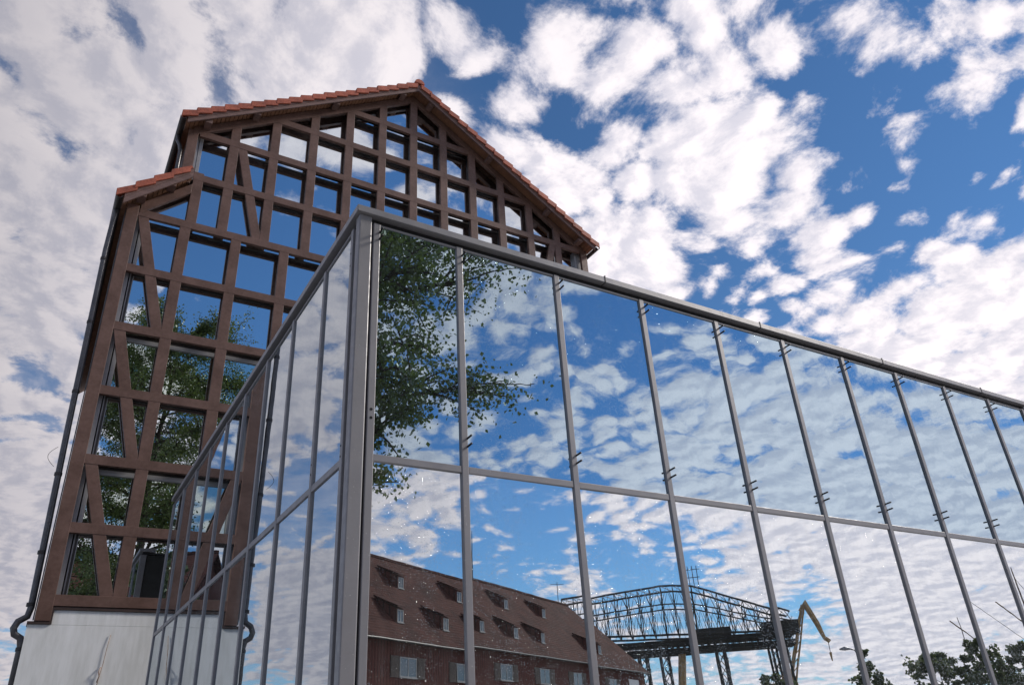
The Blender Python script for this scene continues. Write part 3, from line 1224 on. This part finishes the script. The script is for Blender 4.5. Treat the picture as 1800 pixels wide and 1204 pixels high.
ws0, ws1, wn0, wn1 = 12.0, 104.5, 35.16, 55.84
wez, wrz = 10.45, 20.2
wnm = (wn0 + wn1) / 2
ware = thing('warehouse', WH(58, wnm, 0), 'long red brown warehouse with a big clay tiled roof mirrored in the lower panes', 'building')
b = MB().box(ws0 + .6, ws1 - .6, wn0 + .7, wn1 - .7, 0, wez + .35, tf=WH)
b.build('wall', M['siding'], ware)
rs = (wrz - wez) / (wnm - wn0)


def wroof(n):
    return wez + (n - wn0) * rs


gb = MB()
for s in (ws0 + .6, ws1 - .9):
    gb.add([WH(s, wn0 + .7, wez), WH(s, wn1 - .7, wez), WH(s, wnm, wrz - .35), WH(s + .3, wn0 + .7, wez), WH(s + .3, wn1 - .7, wez), WH(s + .3, wnm, wrz - .35)],
           [(0, 1, 2), (5, 4, 3), (0, 3, 4, 1), (1, 4, 5, 2), (2, 5, 3, 0)])
gb.build('gable', M['siding'], ware)
roofs = []
for sg in (0, 1):
    ne = wn0 if sg == 0 else wn1
    r_b = MB().add([WH(ws0, ne, wez), WH(ws1, ne, wez), WH(ws1, wnm, wrz), WH(ws0, wnm, wrz),
                    WH(ws0, ne, wez - .3), WH(ws1, ne, wez - .3), WH(ws1, wnm, wrz - .3), WH(ws0, wnm, wrz - .3)],
                   [(0, 1, 2, 3), (7, 6, 5, 4), (0, 4, 5, 1), (1, 5, 6, 2), (2, 6, 7, 3), (3, 7, 4, 0)])
    roofs.append(r_b.build('roof', M['oldroof'], ware))
rt = MB()
q = ws0
while q < ws1 - .3:                     # ridge tiles, one by one
    rt.tube([WH(q, wnm, wrz + .02), WH(q + .43, wnm, wrz + .06)], [.17, .19], 7)
    q += .42
rt.build('ridge_tile', M['oldroof'], ware)
MB().tube([WH(ws0, wn0 - .08, wez - .18), WH(ws1, wn0 - .08, wez - .18)], .10, 8).build('gutter', M['zinc'], ware)


def dormer(s, n, w=.52):
    z = wroof(n) - .15
    d = MB()
    back = n + 2.4
    zt = z + 1.35
    d.add([WH(s - w, n, z), WH(s + w, n, z), WH(s + w, n, zt), WH(s - w, n, zt),
           WH(s - w, back, z + .3), WH(s + w, back, z + .3), WH(s + w, back, wroof(back) + .1), WH(s - w, back, wroof(back) + .1)],
          [(0, 1, 2, 3), (1, 5, 6, 2), (4, 0, 3, 7), (5, 4, 7, 6), (4, 5, 1, 0), (3, 2, 6, 7)])
    do = d.build('dormer', M['siding'], ware)
    l = MB()
    l.add([WH(s - w - .15, n - .25, zt + .02), WH(s + w + .15, n - .25, zt + .02), WH(s + w + .15, back, wroof(back) + .15), WH(s - w - .15, back, wroof(back) + .15),
           WH(s - w - .15, n - .25, zt + .14), WH(s + w + .15, n - .25, zt + .14), WH(s + w + .15, back, wroof(back) + .30), WH(s - w - .15, back, wroof(back) + .30)],
          [(3, 2, 1, 0), (4, 5, 6, 7), (0, 1, 5, 4), (1, 2, 6, 5), (2, 3, 7, 6), (3, 0, 4, 7)])
    l.build('dormer_roof', M['oldroof'], do)
    window(do, s, n, z + .18, zt - .12, w - .10, 1)


def window(parent, s, n, z0, z1, w, mull):
    f = MB()
    t = .09
    f.box(s - w, s + w, n - .06, n + .0, z0, z0 + t, tf=WH)
    f.box(s - w, s + w, n - .06, n + .0, z1 - t, z1, tf=WH)
    for k in range(mull + 2):
        xx = s - w + (2 * w - t) * k / (mull + 1)
        f.box(xx, xx + t, n - .055, n + .0, z0 + t, z1 - t, tf=WH)
    f.box(s - w - .05, s + w + .05, n - .14, n - .0, z0 - .07, z0 - .002, tf=WH)
    f.build('window_frame', M['oldwhite'], parent)
    MB().box(s - w + t, s + w - t, n - .03, n - .01, z0 + t, z1 - t, tf=WH).build('window_glass', M['winglass'], parent)


for s in (36.0, 46.5, 56.6, 67.0, 77.9, 87.8):
    dormer(s, 41.4)
for s in (41.0, 50.5, 57.5, 64.5, 71.6, 78.0, 92.0):
    dormer(s, 36.9)
for s in (41.7, 50.2, 58.7, 67.2, 75.7, 84.2, 92.7):
    for zc_ in (8.45, 4.6):
        wz = MB().box(s - 1.22, s + 1.22, wn0 + .66, wn0 + .72, zc_ - .80, zc_ + .80, tf=WH).build('window', M['flash'], ware)
        window(wz, s, wn0 + .66, zc_ - .75, zc_ + .75, 1.2, 1)
        for sg in (-1, 1):
            sh = MB()
            cx_ = s + sg * 1.85
            sh.box(cx_ - .52, cx_ + .52, wn0 + .62, wn0 + .69, zc_ - .8, zc_ + .8, tf=WH)
            for q in range(12):
                zz = zc_ - .70 + q * .122
                sh.box(cx_ - .44, cx_ + .44, wn0 + .585, wn0 + .619, zz, zz + .05, tf=WH)
            sh.build('shutter', M['shutter'], wz)
MB().box(98.2, 101.6, wn0 + .62, wn0 + .70, 3.2, 9.4, tf=WH).build('loading_door', M['plaster'], ware)

an = MB().tube([H(43.7, 77.6, 20.1), H(43.7, 77.6, 23.0), H(43.75, 77.6, 26.0)], [.07, .06, .035], 6)
tag(an.build('antenna_mast', M['lattice']), 'thin bare antenna mast rising from the ridge of the warehouse roof', 'antenna')
a2 = MB().tube([H(66.0, 92.0, 18.4), H(66.0, 92.0, 23.6)], .05, 6)
a2.tube([H(65.0, 92.3, 23.3), H(67.0, 91.7, 23.3)], .035, 5)
tag(a2.build('antenna_mast', M['lattice']), 'short T topped antenna on the far end of the warehouse roof', 'antenna')

def bush_r(rad):
    return lambda f: rad * (.55 + .45 * math.sin(math.pi * min(1, f * .8 + .15))) * (1.0 if f < .8 else .6)


# ---- lattice gantry crane
GA, GB = Vector((84.5, 116.8)), Vector((112.3, 91.0))
gdir = (GB - GA).normalized()
gnor = Vector((-gdir.y, gdir.x))
GL = (GB - GA).length


def GP(t, o, z):
    p_ = GA + gdir * (t * GL) + gnor * o
    return H(p_.x, p_.y, z)


gc = thing('gantry_crane', GP(.55, 0, 0), 'dark lattice gantry crane on tall legs beyond the warehouse', 'crane')


def gtop(t):
    pts = [(0, 25.6), (.47, 26.9), (.62, 26.1), (1.0, 20.4)]
    for (a, za), (c, zc2) in zip(pts[:-1], pts[1:]):
        if t <= c:
            return za + (zc2 - za) * (t - a) / (c - a)
    return 20.4


NP = 18
for o in (-3.2, 3.2):
    tr = MB()
    for i in range(NP):
        t0, t1 = i / NP, (i + 1) / NP
        tm = (t0 + t1) / 2
        lo = lambda t: 19.4 - 2.0 * t
        md = lambda t: lo(t) + (gtop(t) - lo(t)) * (.50 + .12 * math.sin(math.pi * t))
        tr.tube([GP(t0, o, gtop(t0)), GP(t1, o, gtop(t1))], .17, 4)
        tr.tube([GP(t0, o, md(t0)), GP(t1, o, md(t1))], .12, 4)
        tr.tube([GP(t0, o, lo(t0)), GP(t1, o, lo(t1))], .18, 4)
        tr.tube([GP(t0, o, lo(t0)), GP(t0, o, gtop(t0))], .11, 4)
        tr.tube([GP(t0, o, md(t0)), GP(tm, o, gtop(tm)), GP(t1, o, md(t1))], .08, 4)
        tr.tube([GP(t0, o, lo(t0)), GP(tm, o, md(tm)), GP(t1, o, lo(t1))], .08, 4)
        tr.tube([GP(t0, o, md(t0)), GP(tm, o, lo(tm)), GP(t1, o, md(t1))], .07, 4)
    tr.build('truss', M['lattice'], gc)
cr = MB()
for i in range(NP + 1):
    t0 = i / NP
    cr.tube([GP(t0, -3.2, gtop(t0)), GP(t0, 3.2, gtop(t0))], .08, 4)
    cr.tube([GP(t0, -3.2, 19.4 - 2 * t0), GP(t0, 3.2, 19.4 - 2 * t0)], .08, 4)
    if i < NP:
        cr.tube([GP(t0, -3.2, gtop(t0)), GP(t0 + 1 / NP, 3.2, gtop(t0 + 1 / NP))], .06, 4)
cr.build('cross_bracing', M['lattice'], gc)
rg2 = MB()
for o in (-2.6, -.9, .9, 2.6):
    for z in (15.3, 15.9, 16.8, 17.3):
        rg2.tube([GP(.0, o, z + .5), GP(1.0, o, z)], .14, 4)
    for i in range(36):
        t0, t1 = i / 36, (i + 1) / 36
        rg2.tube([GP(t0, o, 15.5), GP(t1, o, 17.4)], .06, 4)
        rg2.tube([GP(t0, o, 17.4), GP(t1, o, 15.5)], .06, 4)
rg2.build('runway_girder', M['lattice'], gc)
MB().box(.58, .76, -2.2, 2.2, 17.5, 19.0, tf=GP).build('machine_house', M['lattice'], gc)
MB().box(.90, 1.03, -2.2, 2.2, 17.1, 19.2, tf=GP).build('operator_cabin', M['lattice'], gc)
for t in (.30, .40, .68, .92):
    for o in (-2.6, 2.6):
        lg = MB()
        lg.tube([GP(t, o, 15.6), GP(t + .015, o * 1.5, 0)], .28, 4)
        lg.tube([GP(t + .035, o, 15.6), GP(t + .05, o * 1.5, 0)], .28, 4)
        for q in range(7):
            z = 1.0 + q * 2.1
            lg.tube([GP(t + .012, o * 1.45, z), GP(t + .044, o * 1.4, z + 1.9)], .07, 4)
            lg.tube([GP(t + .044, o * 1.45, z), GP(t + .012, o * 1.4, z + 1.9)], .07, 4)
        lg.build('leg', M['lattice'], gc)
MB().tube([GP(.50, 0, 15.5), GP(.44, -3, 0)], .65, 6).build('inclined_strut', M['rust'], gc)
ms = MB().tube([GP(.60, 0, 26.6), GP(.575, 0, 31.5), GP(.555, 0, 36.6)], [.14, .10, .04], 6)
for t in (.61, .63, .65):
    ms.tube([GP(t, 0, 26.4), GP(t, 0, 30.2)], .07, 5)
ms.tube([GP(.595, 0, 28.2), GP(.66, 0, 28.2)], .07, 5)
ms.tube([GP(.595, 0, 29.6), GP(.665, 0, 29.6)], .06, 5)
ms.build('mast', M['lattice'], gc)

# ---- slewing harbour crane
hc = thing('harbour_crane', H(110.9, 92.4, 0), 'rust coloured slewing harbour crane with its jib folded over at the top', 'crane')
MB().tube([H(110.2, 92.9, 0), H(110.2, 92.9, 6.5)], [1.5, 1.1], 10).build('pedestal', M['rust'], hc)
MB().box(107.6, 111.6, 91.4, 95.0, 6.5, 9.4, tf=H).build('machine_house', M['rust'], hc)
jb = MB()
p0, p1 = Vector((111.0, 92.3, 9.0)), Vector((113.9, 88.8, 21.6))
for k, (ox, oz) in enumerate(((-.7, 0), (.5, .5), (.5, -.5))):
    jb.tube([H(p0.x + ox, p0.y - oz, p0.z), H(p1.x + ox * .4, p1.y - oz * .4, p1.z)], .17, 5)
for q in range(9):
    a, c = p0.lerp(p1, q / 9), p0.lerp(p1, (q + 1) / 9)
    jb.tube([H(a.x - .7 + .03 * q, a.y, a.z), H(c.x + .45 - .03 * q, c.y - .4, c.z)], .08, 4)
    jb.tube([H(a.x + .5 - .03 * q, a.y + .4, a.z), H(c.x - .6 + .03 * q, c.y, c.z)], .08, 4)
jb.build('jib', M['rust'], hc)
fj = MB()
fj.tube([H(113.4, 89.2, 20.6), H(114.1, 88.6, 22.0), H(115.0, 87.6, 18.5), H(115.5, 86.9, 15.6)], [.4, .6, .5, .28], 6)
fj.tube([H(115.5, 86.9, 15.9), H(115.9, 86.5, 15.3)], .35, 6)
fj.build('fly_jib', M['rust'], hc)
MB().tube([H(115.7, 86.7, 15.3), H(115.7, 86.7, 12.6)], .06, 4).build('hoist_rope', M['black'], hc)
MB().tube([H(115.7, 86.7, 13.6), H(115.7, 86.7, 12.2)], [.25, .1], 6).build('hook_block', M['rust'], hc)
st = MB()
st.tube([H(109.0, 93.5, 9.4), H(112.6, 90.5, 20.0)], .05, 4)
st.tube([H(109.6, 93.5, 9.4), H(113.7, 89.2, 21.0)], .05, 4)
st.build('stay', M['black'], hc)

for (x, y), h, rad, lab, sd_ in (((-4.5, 27.0), 15.5, 4.6, 'rounded tree behind the tall plaza tree, mirrored low in the tower glass', 31),
                                 ((3.5, 25.0), 14.5, 4.2, 'second rounded tree behind the tall plaza tree, closer to the warehouse gable', 32)):
    make_tree('plaza_tree', H(x, y, 0), h, 1.6, bush_r(rad), sd_, 28, 13, 90, .27, lab, 'tree', M['leaf2'], (0, 0), 'trees behind the tall plaza tree', .22)

# ---- street lamp
lp = thing('street_lamp', H(58.0, 38.6, 0), 'grey street lamp with one arm standing in front of a tree', 'street lamp')
MB().tube([H(58.0, 38.6, 0), H(58.0, 38.6, 7.3), H(57.9, 38.7, 7.6), H(57.7, 39.0, 7.72)], [.09, .06, .05, .05], 8).build('pole', M['zincl'], lp, smooth=True)
MB().tube([H(57.75, 38.9, 7.70), H(57.5, 39.3, 7.78), H(57.25, 39.6, 7.74)], [.06, .16, .05], 8).build('lamp_head', M['steel'], lp, smooth=True)

# ---- trees by the water
TR = [((88.4, 59.7), 10.4, 1.8, 2.6, 'single round tree behind the street lamp', 21),
      ((81.0, 68.5), 8.6, .8, 3.6, 'dark shrubby tree below the harbour crane', 22),
      ((94.8, 54.9), 9.6, .9, 3.6, 'bushy tree left of the leaning pole by the water', 23),
      ((97.5, 51.4), 10.9, 1.0, 3.4, 'taller bushy tree right of the leaning pole by the water', 24),
      ((100.0, 47.0), 9.9, .9, 3.6, 'broad bushy tree in front of the ship masts', 25),
      ((102.5, 42.0), 9.0, .9, 3.8, 'outermost bushy tree along the quay', 26)]
for (x, y), h, cl, rad, lab, sd_ in TR:
    make_tree('quay_tree', H(x, y, 0), h, cl, bush_r(rad), sd_, 20, 9, 34, .38, lab, 'tree', M['leaf2'], (0, 0), 'trees along the quay', .16)
lpole = MB().tube([H(99.5, 53.0, 0), H(99.2, 53.2, 13.6)], [.11, .05], 6)
tag(lpole.build('flag_pole', M['zincl']), 'bare pale pole standing between two bushy quay trees', 'pole')

# ---- two moored sailing ships
def ship(x, y, rz, label):
    root = thing('sailing_ship', H(x, y, -1.5), label, 'ship', 'ships moored at the quay')
    c, s_ = math.cos(rz), math.sin(rz)

    def L(a, b2, z):
        return (root.location.x + a * c - b2 * s_, root.location.y + a * s_ + b2 * c, -1.5 + z)
    hb_ = MB()
    st_ = [(-11, .4, 2.2), (-8, 2.2, 1.9), (-2, 2.9, 1.6), (4, 2.7, 1.7), (8, 1.7, 2.1), (11.5, .15, 2.8)]
    vs, fs = [], []
    for a, w, h in st_:
        vs += [L(a, -w, h), L(a, -w * .8, .3), L(a, 0, -.6), L(a, w * .8, .3), L(a, w, h)]
    for i in range(len(st_) - 1):
        for k in range(4):
            fs.append((i * 5 + k, i * 5 + k + 1, i * 5 + k + 6, i * 5 + k + 5))
        fs.append((i * 5 + 4, i * 5, i * 5 + 5, i * 5 + 9))
    fs.append((0, 1, 2, 3, 4))
    fs.append(tuple(25 + k for k in (4, 3, 2, 1, 0)))
    hb_.add(vs, fs).build('hull', M['hull'], root)
    MB().box(-5, 1, -1.3, 1.3, 1.6, 3.0, tf=L).build('cabin', M['white'], root)
    for a, h in ((-4.5, 22.5), (3.5, 25.0)):
        mm = MB().tube([L(a, 0, 1.4), L(a - .2, 0, h * .62), L(a - .3, 0, h)], [.26, .2, .07], 8).build('mast', M['spar'], root)
        MB().tube([L(a - .2, 0, 4.2), L(a - 5.5, .1, 4.8)], .13, 6).build('boom', M['spar'], mm)
        MB().tube([L(a - .3, 0, h * .60), L(a - 4.4, .1, h * .80)], .10, 6).build('gaff', M['spar'], mm)
        rg_ = MB()
        for w in (-2.6, 2.6):
            for q in (-.9, 0, .9):
                rg_.tube([L(a + q, w, 1.8), L(a - .2, 0, h * (.62 if q else .9))], .035, 4)
        rg_.tube([L(11.2, 0, 2.9), L(a - .25, 0, h * .93)], .035, 4)
        rg_.build('rigging', M['black'], root)
    MB().tube([L(10.5, 0, 2.7), L(15.5, 0, 4.2)], [.16, .07], 6).build('bowsprit', M['spar'], root)


ship(131.0, 63.0, R(62), 'two masted white sailing ship nearest the bushy quay trees')
ship(137.5, 50.5, R(50), 'two masted white sailing ship moored behind the outermost quay tree')
